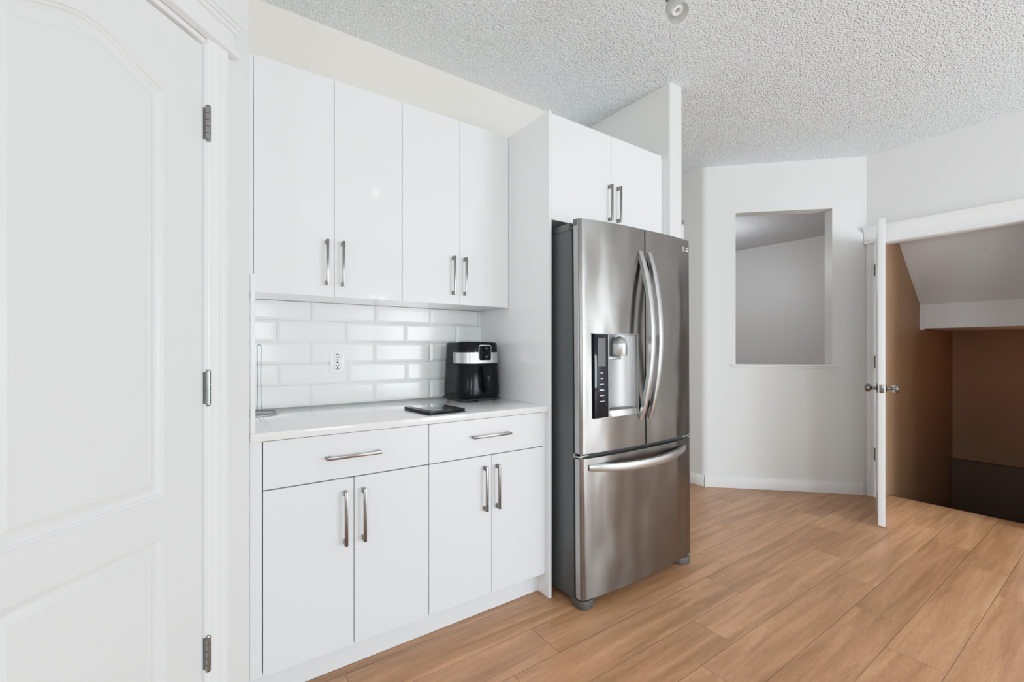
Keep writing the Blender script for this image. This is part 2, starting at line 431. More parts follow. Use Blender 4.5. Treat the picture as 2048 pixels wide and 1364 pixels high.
# baseboards ---------------------------------------------------------
def board_profile(b, t0, t1, side, h=0.09, th=0.013):
    """front face toward negative depth"""
    y0, y1 = (-th, 0)
    b.box(t0, t1, y0, y1, 0, h, 0.003)
b = MB(); board_profile(b, 0.0, DL-0.03, 0); struct(b, 'baseboard_diagonal', M['trim'], MD)
struct(MB().box(3.517, 3.53, 2.20, 2.395, 0, 0.09, 0.003), 'baseboard_hall', M['trim'])
struct(MB().box(4.397, 4.41, -3.2, YO0-0.066, 0, 0.09, 0.003), 'baseboard_right', M['trim'])
struct(MB().box(-1.6, -1.587, -3.2, -0.2, 0, 0.09, 0.003), 'baseboard_left', M['trim'])
# pass-through sill
b = MB().box(TO0-0.036, TO1+0.026, -0.022, 0.119, ZP0-0.018, ZP0, 0.006, 3)
b.box(TO0-0.020, TO1+0.010, -0.010, 0.0, ZP0-0.030, ZP0-0.018, 0.003)
struct(b, 'trim_4', M['trim'], MD)

# casings --------------------------------------------------------------
def casing_poly(w0, w1, th):   # fluted profile across the width, n from 0 to th
    w = w1-w0; f = lambda s: w0 + w*s
    return [(f(0), 0), (f(0), th*0.75), (f(.06), th), (f(.26), th), (f(.30), th*.78), (f(.36), th*.78), (f(.40), th*.95),
            (f(.60), th*.95), (f(.64), th*.74), (f(.70), th*.74), (f(.76), th*.62), (f(.94), th*.62), (f(1), th*.4), (f(1), 0)]
b = MB().prism([(a, n) for a, n in casing_poly(0.107, 0.170, 0.018)], 0, 2.043)
b.prism([(a, n) for a, n in casing_poly(0.819, 0.756, 0.018)], 0, 2.043)
struct(b, 'trim_5', M['trim'], MP)
# header: lip, frieze, crown (profile in n,z extruded along t)
def header(b, t0, t1, z0, lipz, friez, top, thick, crown):
    b.box(t0-0.012, t1+0.012, 0, thick+0.014, z0, z0+lipz, 0.005, 3)
    b.box(t0, t1, 0, thick, z0+lipz, friez, 0.001)
    b.box(t0-0.006, t1+0.006, 0, thick+0.008, friez, friez+(top-friez)*0.4, 0.003)
    b.box(t0-crown*.6, t1+crown*.6, 0, thick+crown*.7, friez+(top-friez)*0.4, friez+(top-friez)*0.7, 0.003)
    b.box(t0-crown, t1+crown, 0, thick+crown, friez+(top-friez)*0.7, top, 0.003)
b = MB(); header(b, 0.086, 0.84, 2.043, 0.014, 2.112, 2.146, 0.018, 0.020)
struct(b, 'trim_6', M['trim'], MP)
# jamb of the pantry door
b = MB().box(0.158, 0.1745, -0.11, 0.004, 0, ZD+0.014, 0.001).box(0.7515, 0.768, -0.11, 0.004, 0, ZD+0.014, 0.001)
b.box(0.158, 0.768, -0.11, 0.004, ZD+0.002, ZD+0.016, 0.001)
b.box(0.1745, 0.186, -0.06, -0.037, 0, ZD).box(0.740, 0.7515, -0.06, -0.037, 0, ZD)
struct(b, 'trim_7', M['trim'], MP)

# right doorway casing, header, jamb: local (t = distance from Y=1.323 toward -Y, n = -X)
MR = Matrix(((0, -1, 0, 4.41), (-1, 0, 0, 1.323), (0, 0, 1, 0), (0, 0, 0, 1)))
tj = 1.323-YO1
b = MB().prism(casing_poly(0.002, 0.058, 0.016), 0, 2.03)
t2 = 1.323-YO0
b.prism([(a, n) for a, n in casing_poly(t2+0.069, t2+0.013, 0.016)], 0, 2.03)
struct(b, 'trim_8', M['trim'], MR)
def crown_header(b, t0, t1):
    prof = [(0, 2.024), (0.024, 2.024), (0.027, 2.030), (0.024, 2.037), (0.018, 2.040), (0.018, 2.050), (0.021, 2.056), (0.018, 2.060), (0.017, 2.100),
            (0.022, 2.112), (0.030, 2.124), (0.043, 2.134), (0.047, 2.136), (0.047, 2.142), (0.054, 2.144), (0.054, 2.155), (0, 2.155)]
    t = bmesh.new()
    lo = [t.verts.new((t0, n, z)) for n, z in prof]; hi = [t.verts.new((t1, n, z)) for n, z in prof]
    t.faces.new(lo); t.faces.new(list(reversed(hi)))
    for i in range(len(prof)):
        j = (i+1) % len(prof); t.faces.new((lo[i], hi[i], hi[j], lo[j]))
    b.merge(t)
b = MB(); crown_header(b, -0.012, t2+0.09)
struct(b, 'trim_9', M['trim'], MR)
b = MB().box(tj-0.014, tj+0.004, -0.13, 0.002, 0, ZO, 0.001).box(t2-0.004, t2+0.014, -0.13, 0.002, 0, ZO, 0.001).box(tj-0.014, t2+0.014, -0.13, 0.002, ZO-0.012, ZO+0.004, 0.001)
b.box(tj+0.004, tj+0.016, -0.075, -0.040, 0, ZO-0.012, 0.001)
struct(b, 'trim_10', M['trim'], MR)

# ------------------------------------------------------------------ pantry door
def hinge_mesh(h=0.092, r=0.0065, leaf=0.018):
    b = MB()
    seg = h/5
    for k in range(5):
        b.cyl((0, 0, -h/2+k*seg+0.0009), (0, 0, -h/2+(k+1)*seg-0.0009), r, n=16)
    b.cyl((0, 0, -h/2-0.003), (0, 0, h/2+0.003), r*0.72, n=12)
    b.lathe([(0.0, h/2), (r*0.95, h/2+0.001), (r*0.8, h/2+0.004), (0.0, h/2+0.006)], n=14)
    b.lathe([(0.0, -h/2-0.005), (r*0.8, -h/2-0.003), (r*0.95, -h/2-0.001), (0.0, -h/2)], n=14)
    return b
def molded_door():
    root_mb = MB(); bm = root_mb.bm
    t0, t1, z0, z1 = 0.180, 0.746, 0.008, 2.020
    nf, nb = -0.002, -0.036
    def loop_pts(kind, k):      # k 0 = outer contour .. 1 = inner contour
        to0, to1 = 0.290, 0.636; ti0, ti1 = 0.3285, 0.5975
        a = to0 + (ti0-to0)*k; c2 = to1 + (ti1-to1)*k
        if kind == 'up':
            zb = 0.817 + (0.859-0.817)*k; zs = 1.834 + (1.799-1.834)*k; pk = 1.888 + (1.842-1.888)*k
            pts = [(a, zb)]
            pts += [(a, zb + (zs-zb)*i/6) for i in range(1, 6)]
            n = 28
            for i in range(n+1):
                s = i/n; x = a + (c2-a)*s
                y = zs + (pk-zs)*(0.5-0.5*math.cos(2*PI*s))**0.95
                pts.append((x, y))
            pts += [(c2, zs - (zs-zb)*i/6) for i in range(1, 6)] + [(c2, zb)]
            return pts
        zt = 0.719 + (0.676-0.719)*k; zb = 0.215 + (0.255-0.215)*k
        return [(a, zb), (a, zt), (c2, zt), (c2, zb)]
    prof = [(0, nf), (0.04, nf-0.004), (0.16, nf-0.0055), (0.20, nf-0.0085), (0.42, nf-0.0125), (0.50, nf-0.0130), (0.54, nf-0.0125), (0.96, nf-0.0040), (1.0, nf-0.0050)]
    outs = []
    for kind in ('up', 'low'):
        rings = []
        for k, n in prof:
            rings.append([bm.verts.new((x, n, z)) for x, z in loop_pts(kind, k)])
        m = len(rings[0])
        for a, b2 in zip(rings, rings[1:]):
            for i in range(m): bm.faces.new((a[i], a[(i+1) % m], b2[(i+1) % m], b2[i]))
        bm.faces.new(rings[-1]); outs.append(rings[0])
    rect = [bm.verts.new((x, nf, z)) for x, z in ((t0+.001, z0), (t1-.001, z0), (t1-.001, z1-.001), (t0+.001, z1-.001))]
    edges = []
    for lp in outs + [rect]:
        for i in range(len(lp)):
            e = bm.edges.get((lp[i], lp[(i+1) % len(lp)])) or bm.edges.new((lp[i], lp[(i+1) % len(lp)]))
            edges.append(e)
    bmesh.ops.triangle_fill(bm, edges=edges, use_beauty=True, normal=(0, 1, 0))
    back = [bm.verts.new((x, n, z)) for n, dx in ((nf-0.001, 0), (nb, 0)) for x, z in ((t0, z0), (t1, z0), (t1, z1), (t0, z1))]
    for i in range(4):
        j = (i+1) % 4
        bm.faces.new((rect[i], rect[j], back[j], back[i])); bm.faces.new((back[i], back[j], back[4+j], back[4+i]))
    bm.faces.new(back[4:])
    return root_mb
door = molded_door().build('door_1', M['door'], None, MP, 28, 'structure')
hm = None
for z in (1.808, 1.077, 0.342):
    h = hinge_mesh()
    q = P0 + DT*0.1715 + DN*0.010
    # leaf plate folded between door and jamb
    t = bmesh.new(); bmesh.ops.create_cube(t, size=1)
    for v in t.verts: v.co = Vector((v.co.x*0.003, -0.006 + v.co.y*0.014, v.co.z*0.088))
    h.merge(t, Matrix.Translation((0.002, 0, 0)))
    ob = h.build('hinge', M['hinge'], door, Matrix.Translation((q.x, q.y, z)) @ Matrix.Rotation(math.atan2(DT.y, DT.x), 4, 'Z'))

# ------------------------------------------------------------------ open stair door
HX, HY = 4.395, 1.243
LE = Vector((3.676, 1.022, 0)); hv = Vector((HX, HY, 0))
du = (LE-hv); LW = du.length; du.normalize(); ang = math.atan2(du.y, du.x)
d2 = thing('door_2', None, None); d2['kind'] = 'structure'
MDoor = Matrix.Translation(hv) @ Matrix.Rotation(ang, 4, 'Z')          # local x along the leaf, y across
b = MB().box(0.004, LW, -0.018, 0.018, 0.012, 2.045, 0.0015)
for s in (-1, 1):
    for z0, z1 in ((0.20, 0.72), (0.82, 1.85)):
        b.box(0.115, LW-0.115, s*0.018-0.003, s*0.018+0.003, z0, z1, 0.0028)
b.build('door_leaf', M['trim'], d2, MDoor)
kz = 0.918
for s in (-1, 1):
    k = MB().lathe([(0.0, 0), (0.031, 0), (0.032, 0.003), (0.026, 0.008), (0.012, 0.011), (0.0105, 0.030), (0.013, 0.034), (0.022, 0.040), (0.0275, 0.050), (0.0280, 0.058), (0.024, 0.066), (0.013, 0.0715), (0.0, 0.072)],
                   origin=(LW-0.062, s*0.018, kz), axis='Y' if s > 0 else '-Y')
    k.build('door_knob', M['nickel'], d2, MDoor)
k = MB().box(LW-0.0005, LW+0.0012, -0.0125, 0.0125, kz-0.028, kz+0.028, 0.0005).lathe([(0, 0), (0.0095, 0), (0.0095, 0.006), (0.006, 0.010), (0, 0.010)], origin=(LW, 0, kz), axis='X')
k.build('latch_plate', M['nickel'], d2, MDoor)
for z in (1.808, 1.077, 0.342):
    hinge_mesh(0.09, 0.0065).build('hinge', M['cast'], d2, Matrix.Translation((4.393, 1.262, z)))
    
# ------------------------------------------------------------------ cabinets
YF = 1.643      # base fronts
PX0, PX1 = 1.340, 1.3565
def pull(parent, c, axis, length, yface):
    """square bar pull; c=(x,z) centre; axis 'x' or 'z'"""
    b = MB(); w = 0.0055; pr = 0.030; L2 = length/2
    if axis == 'z':
        b.box(c[0]-w, c[0]+w, yface-pr, yface-pr+0.009, c[1]-L2, c[1]+L2, 0.0012)
        for s in (-1, 1): b.box(c[0]-w, c[0]+w, yface-pr+0.006, yface, *(sorted((c[1]+s*L2, c[1]+s*(L2-0.019)))), 0.0012)
    else:
        b.box(c[0]-L2, c[0]+L2, yface-pr, yface-pr+0.009, c[1]-w, c[1]+w, 0.0012)
        for s in (-1, 1): b.box(*(sorted((c[0]+s*L2, c[0]+s*(L2-0.019)))), yface-pr+0.006, yface, c[1]-w, c[1]+w, 0.0012)
    return b.build('handle', M['nickel'], parent)
G = 0.0016
def slab(name, x0, x1, z0, z1, yface, parent, mat, th=0.018):
    return MB().box(x0+G, x1-G, yface, yface+th, z0+G, z1-G, 0.0008, 1).build(name, mat, parent)
def carcass(b, x0, x1, y0, y1, z0, z1):
    b.box(x0, x1, y0, y1, z0, z1, 0.0005, 1)
# base units
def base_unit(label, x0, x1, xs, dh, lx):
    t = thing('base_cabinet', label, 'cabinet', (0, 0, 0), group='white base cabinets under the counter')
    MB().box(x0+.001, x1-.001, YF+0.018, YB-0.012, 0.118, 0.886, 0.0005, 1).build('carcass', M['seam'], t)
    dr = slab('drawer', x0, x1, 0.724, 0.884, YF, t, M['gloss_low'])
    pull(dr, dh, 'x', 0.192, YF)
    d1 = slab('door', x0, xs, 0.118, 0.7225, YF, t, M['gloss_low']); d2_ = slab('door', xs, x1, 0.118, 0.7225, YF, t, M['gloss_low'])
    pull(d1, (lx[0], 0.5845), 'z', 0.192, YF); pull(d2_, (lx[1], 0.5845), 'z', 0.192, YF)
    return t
tl = base_unit('left white base cabinet, the wider one, with its drawer below the paper towel holder', 0.154, 0.7335, 0.4435, (0.441, 0.804), (0.4105, 0.4760))
tr = base_unit('right white base cabinet below the air fryer and beside the refrigerator panel', 0.7345, 1.3225, 1.0285, (1.0225, 0.8105), (0.991, 1.054))
MB().box(0.1190, 0.1525, YF+0.004, YF+0.022, 0.118, 0.886, 0.0008, 1).build('filler_strip', M['gloss_low'], tl)
MB().box(1.3235, PX0-0.0005, YF+0.012, YF+0.03, 0.118, 0.886, 0.0008, 1).build('filler_strip', M['gloss_low'], tr)
kick = MB().box(0.119, PX0, 1.716, 1.732, 0.001, 0.120, 0.0008, 1).build('toe_kick', M['gloss_low'])
tag(kick, 'long white toe kick board under the base cabinets at the floor', 'toe kick')
ct = MB().box(0.1185, PX0-0.001, 1.6285, YB-0.001, 0.887, 0.914, 0.002, 2).build('countertop', M['counter'])
tag(ct, 'pale quartz countertop slab under the tablet and air fryer', 'countertop')
ep = MB().box(PX0, PX1, 1.629, YB-0.001, 0.001, 2.3145, 0.0008, 1).build('end_panel', M['panel'])
tag(ep, 'tall white panel standing between the counter and the refrigerator', 'panel')
# uppers
YU = 1.9675
def upper_unit(label, x0, xs, x1, lx):
    t = thing('wall_cabinet', label, 'cabinet', group='white upper cabinets over the counter')
    MB().box(x0+.0008, x1-.0008, YU+0.018, YB-0.001, 1.404, 2.319, 0.0005, 1).build('carcass', M['panel'], t)
    a = slab('door', x0, xs, 1.402, 2.3205, YU, t, M['gloss']); c2 = slab('door', xs, x1, 1.402, 2.3205, YU, t, M['gloss'])
    pull(a, (lx[0], 1.5435), 'z', 0.190, YU); pull(c2, (lx[1], 1.5435), 'z', 0.190, YU)
    return t
u1 = upper_unit('left white glossy upper cabinet nearest the pantry door', 0.1535, 0.4495, 0.7465, (0.418, 0.482))
u2 = upper_unit('right white glossy upper cabinet above the air fryer, touching the tall panel', 0.7475, 1.0455, PX0-0.0015, (1.006, 1.070))
MB().box(0.118, 0.1525, YU+0.004, YU+0.02, 1.402, 2.3205, 0.0008, 1).build('filler_strip', M['gloss'], u1)
# white edge strip rising from the counter at the wall end
es = MB().box(0.1185, 0.1325, 1.622, 1.640, 0.9155, 1.424, 0.003, 2).build('edge_strip', M['trim'])
tag(es, 'narrow white vertical strip at the left end of the counter, standing on the countertop', 'strip')
# cabinet over the fridge
t = thing('refrigerator_cabinet', 'white two door cabinet mounted above the refrigerator', 'cabinet')
MB().box(PX1+0.0005, 2.184, 1.650, YB-0.001, 1.802, 2.305, 0.0005, 1).build('carcass', M['panel'], t)
a = slab('door', PX1, 1.766, 1.7985, 2.3075, 1.631, t, M['gloss']); c2 = slab('door', 1.766, 2.187, 1.7985, 2.3075, 1.631, t, M['gloss'])
pull(a, (1.747, 1.948), 'z', 0.190, 1.631); pull(c2, (1.814, 1.950), 'z', 0.190, 1.631)
MB().box(2.185, 2.2345, 1.662, 1.68, 1.80, 2.305, 0.0008, 1).build('filler_strip', M['panel'], t)

# ------------------------------------------------------------------ backsplash
def backsplash():
    X0, X1, Z0, Z1 = 0.1185, PX0-0.0005, 0.915, 1.402
    yg = YB-0.0045; tile = MB(); pt = 0.3050; g = 0.0011
    rows = [(0.9145, 1.0145, 0.409), (1.0145, 1.1145, 0.274), (1.1145, 1.2150, 0.409), (1.2150, 1.3153, 0.267), (1.3153, 1.4158, 0.412)]
    for z0, z1, ox in rows:
        for k in range(-2, 6):
            x0 = ox + (k-1)*pt; x1 = x0+pt
            a, b2, c2, d = max(x0+g, X0), min(x1-g, X1), max(z0+g, Z0), min(z1-g, Z1-0.0005)
            if b2-a < 0.01: continue
            iw = 0.0125
            ia = x0+g+iw; ib = x1-g-iw; ic = z0+g+iw; id_ = z1-g-iw
            # raised, bevelled field; clipped where the tile is cut
            IA, IB, IC, ID = (max(ia, a) , min(ib, b2), max(ic, c2), min(id_, d))
            yb, ye, yf = yg, yg-0.0025, yg-0.0095
            if IB-IA < 0.004:
                tile.box(a, b2, ye, yb, c2, d); continue
            o = [(a, ye, c2), (b2, ye, c2), (b2, ye, d), (a, ye, d)]
            bk = [(a, yb, c2), (b2, yb, c2), (b2, yb, d), (a, yb, d)]
            i_ = [(IA, yf, IC), (IB, yf, IC), (IB, yf, ID), (IA, yf, ID)]
            tile.strips([bk, o, i_], True, True)
    ob = tile.build('backsplash', M['tile'], smooth=None)
    tag(ob, 'glossy white subway tiles covering the wall behind the tablet and outlet', 'backsplash')
    MB().box(X0, X1, YB-0.005, YB-0.0005, Z0, Z1, 0).build('grout', M['grout'], ob, smooth=None)
backsplash()

# outlet ----------------------------------------------------------------
ox, oz = 0.5300, 1.1215; oy = YB-0.0135
t = thing('wall_outlet', 'white double power outlet on the tiled backsplash', 'outlet', (ox, oy, oz))
MB().box(-0.0345, 0.0345, -0.005, 0.001, -0.0565, 0.0565, 0.002, 2).build('cover_plate', M['outlet'], t)
for s in (1, -1):
    pr = []
    for k in range(28):
        a = 2*PI*k/28; x = 0.0170*math.cos(a); z = max(-0.0142, min(0.0142, 0.0170*math.sin(a))); pr.append((x, z))
    b = MB(); b.prism(pr, 0.0050, 0.0066, MX)
    MB().lathe([(0, 0), (0.0182, 0), (0.0182, 0.0004), (0, 0.0004)], origin=(0, -0.005, s*0.0195), axis='-Y').build('receptacle_gap', M['slot'], t)
    r_ = b.build('receptacle', M['outlet'], t); r_.location = (0, 0, s*0.0195)
    sl = MB().box(-0.0078, -0.0048, -0.0072, -0.0060, -0.002, 0.0070).box(-0.0105, -0.0030, -0.0072, -0.0060, 0.0012, 0.0040).box(0.0046, 0.0074, -0.0072, -0.0060, -0.002, 0.0075)
    sl.lathe([(0, 0), (0.0034, 0), (0.0034, 0.0012), (0, 0.0012)], origin=(0, -0.0060, -0.0078), axis='-Y')
    sl.build('slot', M['slot'], r_)
MB().lathe([(0, 0), (0.0028, 0), (0.0024, 0.0012), (0, 0.0014)], origin=(0, -0.005, 0), axis='-Y').build('screw', M['nickel'], t)

# ------------------------------------------------------------------ refrigerator
FX0, FX1 = 1.392, 2.224; FC = (FX0+FX1)/2
ROLL = math.radians(0.5)
fr = thing('refrigerator', 'stainless steel french door refrigerator with bottom freezer drawer and water dispenser', 'refrigerator', (FC, 1.85, 0))
MF = Matrix.Translation((-FC, -1.85, 0))
ROT = Matrix.Rotation(-ROLL, 4, 'Y')
MFR = ROT @ MF
HW = (FX1-FX0)/2
def yfront(x):        # bowed door front, world x at zero roll
    s = (x-FC)/HW
    return 1.434 + 0.010*s*s + 0.019*abs(s)**3
def fb(mb, name, mat, parent=fr, smooth=35): return mb.build(name, mat, parent, MFR, smooth)
fb(MB().box(FX0+.003, FX1-.003, 1.514, 2.19, 0.035, 1.735, 0.006, 2), 'body', M['fridge_side'])
fb(MB().box(FX0+.012, FX1-.012, 1.500, 1.516, 0.05, 1.732), 'door_gasket', M['dark_matte'])
def door_slab(x0, x1, z0, z1, ysplit, name, chop_left=False, chop_right=False, hole=None):
    """curved door; outer sides rounded"""
    b = MB(); bm = b.bm
    n = 26
    xs = [x0 + (x1-x0)*i/n for i in range(n+1)]
    front = []
    for x in xs:
        y = yfront(x)
        dl = min(x-FX0, FX1-x)
        rr = 0.016
        if dl < rr: y += rr - math.sqrt(max(0, rr*rr-(rr-dl)**2))
        front.append((x, y))
    extra = []
    if abs(x0-FX0) < 1e-6: xs_add = [FX0+0.0015, FX0+0.005, FX0+0.010]
    elif abs(x1-FX1) < 1e-6: xs_add = [FX1-0.0015, FX1-0.005, FX1-0.010]
    else: xs_add = []
    if abs(x0-FX0) < 1e-6 and abs(x1-FX1) < 1e-6: xs_add = [FX0+0.0015, FX0+0.005, FX0+0.010, FX1-0.0015, FX1-0.005, FX1-0.010]
    for x in xs_add:
        dl = min(x-FX0, FX1-x); rr = 0.016
        front.append((x, yfront(x) + rr - math.sqrt(max(0, rr*rr-(rr-dl)**2))))
    front.sort()
    yb = 1.500
    bv = 0.004
    if hole is None:
        poly = front + [(x1, yb), (x0, yb)]
        b.prism(poly, z0, z1)
    else:
        hx0, hx1, hz0, hz1, hd = hole
        xsf = sorted(set([round(p[0], 6) for p in front] + [hx0, hx1]))
        def fy(x):
            dl = min(x-FX0, FX1-x); rr = 0.016
            return yfront(x) + (rr - math.sqrt(max(0, rr*rr-(rr-dl)**2)) if dl < rr else 0)
        zs = [z0, hz0, hz1, z1]
        V = {}
        def vv(x, y, z):
            k = (round(x, 5), round(y, 5), round(z, 5))
            if k not in V: V[k] = bm.verts.new((x, y, z))
            return V[k]
        for xa, xb in zip(xsf, xsf[1:]):
            for za, zb in zip(zs, zs[1:]):
                inside = xa >= hx0-1e-6 and xb <= hx1+1e-6 and abs(za-hz0) < 1e-6
                if inside: continue
                bm.faces.new((vv(xa, fy(xa), za), vv(xb, fy(xb), za), vv(xb, fy(xb), zb), vv(xa, fy(xa), zb)))
        top = [vv(x, fy(x), z1) for x in xsf] + [vv(x1, yb, z1), vv(x0, yb, z1)]
        bot = [vv(x, fy(x), z0) for x in xsf] + [vv(x1, yb, z0), vv(x0, yb, z0)]
        bm.faces.new(top); bm.faces.new(list(reversed(bot)))
        for x in (x0, x1):
            vs = [vv(x, fy(x), z) for z in zs] + [vv(x, yb, z1), vv(x, yb, z0)]
            bm.faces.new(vs)
        bm.faces.new((vv(x0, yb, z0), vv(x1, yb, z0), vv(x1, yb, z1), vv(x0, yb, z1)))
        # reveal
        xi = [x for x in xsf if hx0-1e-6 <= x <= hx1+1e-6]
        for zz in (hz0, hz1):
            for xa, xb in zip(xi, xi[1:]):
                bm.faces.new((vv(xa, fy(xa), zz), vv(xb, fy(xb), zz), vv(xb, fy(xb)+0.006, zz), vv(xa, fy(xa)+0.006, zz)))
        for x in (hx0, hx1):
            bm.faces.new((vv(x, fy(x), hz0), vv(x, fy(x), hz1), vv(x, fy(x)+0.006, hz1), vv(x, fy(x)+0.006, hz0)))
    return b
DX0, DX1, DZ0, DZ1 = 1.459, 1.757, 0.868, 1.257
SP = 1.807
dl_ = fb(door_slab(FX0, SP-0.004, 0.712, 1.774, None, 'l', hole=(DX0, DX1, DZ0, DZ1, 0.06)), 'door', M['steel'])
dr_ = fb(door_slab(SP+0.004, FX1, 0.712, 1.774, None, 'r'), 'door', M['steel'])
dw_ = fb(door_slab(FX0, FX1, 0.052, 0.690, None, 'd'), 'freezer_drawer', M['steel'])
# pale seam line on the left edge of the doors
for z0, z1, pa in ((0.714, 1.772, dl_), (0.054, 0.688, dw_)):
    fb(MB().box(FX0-0.0006, FX0+0.0008, 1.452+0.020, 1.498, z0, z1), 'side_trim', M['silver_plastic'], pa)
# dark gap strip above the drawer
fb(MB().box(FX0+0.02, FX1-0.02, 1.470, 1.505, 0.690, 0.714), 'gap_strip', M['dark_matte'])
# bow handles
def bow(pts, w, th, axis):
    """pts: centre path (x,y,z); rectangular section, w across 'axis', th along depth"""
    b = MB(); rings = []
    for i, p in enumerate(pts):
        p = Vector(p); q0 = Vector(pts[max(i-1, 0)]); q1 = Vector(pts[min(i+1, len(pts)-1)])
        d = (q1-q0).normalized()
        a = Vector(axis); n_ = d.cross(a).normalized()
        s = i/(len(pts)-1); ww = w*(0.72+0.28*math.sin(PI*s)**0.6) ; tt = th
        e = 0.22
        rings.append([p + a*(ww/2)*u + n_*(tt/2)*v for u, v in ((-1, -1+e), (-1+e, -1), (1-e, -1), (1, -1+e), (1, 1-e), (1-e, 1), (-1+e, 1), (-1, 1-e))])
    return b.strips(rings)
for sx, pa in ((-1, dl_), (1, dr_)):
    pts = []
    for i in range(25):
        s = i/24; z = 0.838 + (1.660-0.838)*s
        k = math.sin(PI*s)
        x = SP + sx*(0.035 - 0.006*k)
        y = yfront(x) + 0.004 - 0.070*k**0.85
        pts.append((x, y, z))
    fb(bow(pts, 0.034, 0.022, (1, 0, 0)), 'handle', M['satin'], pa, 50)
pts = []
for i in range(29):
    s = i/28; x = 1.440 + (2.146-1.440)*s; k = math.sin(PI*s)
    pts.append((x, yfront(x) + 0.004 - 0.060*k**0.8, 0.647 - 0.008*k))
fb(bow(pts, 0.038, 0.022, (0, 0, 1)), 'handle', M['satin'], dw_, 50)
# feet
def foot(cx, s):
    b = MB()
    out = []
    for k in range(15):
        a = PI + PI*k/14
        out.append((cx + 0.052*math.cos(a), 1.515 + 0.060*math.sin(a)))
    if s < 0: out[0] = (FX0+0.002, 1.515); out[1] = (FX0+0.002, 1.495)
    b.prism([(max(x, FX0+0.001), y) for x, y in out], 0.0015, 0.040)
    return b
b = MB().prism([(FX0+.001, 1.53), (FX0+.001, 1.478), (FX0+.012, 1.462), (FX0+.035, 1.455), (FX0+.065, 1.458), (FX0+.090, 1.47), (FX0+.104, 1.49), (FX0+.108, 1.53)], 0.0015, 0.040, None, 0.003)
b.build('foot', M['foot_grey'], fr, MF)
b = MB().prism([(FX1-.001, 1.53), (FX1-.108, 1.53), (FX1-.104, 1.49), (FX1-.090, 1.47), (FX1-.065, 1.458), (FX1-.035, 1.455), (FX1-.012, 1.462), (FX1-.001, 1.478)], 0.0015, 0.040, None, 0.003)
b.build('foot', M['foot_grey'], fr, MF)
b = MB().box(FX0+0.10, FX1-0.10, 1.53, 1.56, 0.012, 0.07)
b.build('base_grille', M['dark_matte'], fr, MF)
# top hinge covers
for sx in (0, 1):
    X = (lambda x: x) if sx == 0 else (lambda x: FX0+FX1-x)
    b = MB().box(min(X(FX0+.004), X(FX0+.09)), max(X(FX0+.004), X(FX0+.09)), 1.527, 1.640, 1.734, 1.768, 0.005, 2)
    fb(b, 'hinge_cover', M['fridge_grey'])
    b = MB().box(min(X(FX0+.002), X(FX0+.075)), max(X(FX0+.002), X(FX0+.075)), 1.474, 1.524, 1.734, 1.742, 0.002)
    b.box(min(X(FX0-.0010), X(FX0+.070)), max(X(FX0-.0010), X(FX0+.070)), 1.474, 1.503, 1.742, 1.7755, 0.003)
    fb(b, 'hinge_bracket', M['fridge_grey'])
# middle hinge at the drawer gap
fb(MB().box(FX0-0.002, FX0+0.06, 1.468, 1.512, 0.694, 0.703, 0.002).cyl((FX0+0.020, 1.480, 0.688), (FX0+0.020, 1.480, 0.714), 0.008, n=16).cyl((FX0+0.002, 1.505, 0.690), (FX0+0.002, 1.505, 0.712), 0.005, n=12), 'middle_hinge', M['hinge'])
fb(MB().box(FX1-0.06, FX1+0.002, 1.468, 1.512, 0.694, 0.703, 0.002).cyl((FX1-0.020, 1.480, 0.688), (FX1-0.020, 1.480, 0.714), 0.008, n=16), 'middle_hinge', M['hinge'])
# dispenser
PM = 1.546
yl = yfront((DX0+PM)/2)
cp = fb(MB().box(DX0+.001, PM, 1.4385, 1.462, DZ0+.001, DZ1-.001, 0.0012), 'control_panel', M['black_glass'], dl_)
for z, w_ in ((1.076, .017), (1.050, .015), (1.024, .026), (1.000, .022), (0.996, .030), (0.972, .027), (0.946, .030)):
    fb(MB().box(1.505-w_/2, 1.505+w_/2, 1.4379, 1.4387, z-.0012, z+.0012), 'button_mark', M['mark'], cp)
fb(MB().box(1.480, 1.530, 1.4380, 1.4388, 1.105, 1.235), 'display_window', simple('dim_display', (0.035, 0.038, 0.042), 0.12, coat=1.0), cp)
# recess: curved half-cylinder niche
b = MB(); bm = b.bm
n = 18; ring = []
nx0, nx1 = PM+0.003, DX1-0.001
for k in range(n+1):
    s = k/n; x = nx0 + (nx1-nx0)*s
    y = 1.440 + 0.057*math.sin(PI*s)**0.45 if 0 < k < n else 1.440
    ring.append((x, y))
lo = [bm.verts.new((x, y, DZ0+.001)) for x, y in ring]; hi = [bm.verts.new((x, y, DZ1-.001)) for x, y in ring]
for k in range(n): bm.faces.new((lo[k], lo[k+1], hi[k+1], hi[k]))
bm.faces.new(lo); bm.faces.new(list(reversed(hi)))
nic = fb(b, 'dispenser_niche', M['silver_plastic'], dl_)
fr_ = MB().box(PM, PM+.004, 1.4365, 1.46, DZ0, DZ1).box(DX1-.006, DX1, 1.4360, 1.455, DZ0, DZ1).box(DX0, DX1, 1.4365, 1.452, DZ1-.004, DZ1+.001).box(DX0, DX1, 1.4385, 1.452, DZ0-.001, DZ0+.003)
fb(fr_, 'dispenser_frame', M['silver_plastic'], dl_)
cx_ = 1.655
fb(MB().lathe([(0, 0), (0.036, 0), (0.037, 0.002), (0.037, 0.056), (0, 0.056)], origin=(cx_, 1.466, 1.152)), 'nozzle', M['satin'], nic)
fb(MB().lathe([(0, 0), (0.036, 0), (0.036, 0.004), (0.028, 0.020), (0.016, 0.032), (0, 0.036)], origin=(cx_, 1.466, 1.2095)), 'nozzle_cap', M['silver_plastic'], nic)
fb(MB().box(cx_-.075, cx_+.02, 1.470, 1.505, 1.133, 1.150, 0.004), 'nozzle_bracket', M['silver_plastic'], nic)
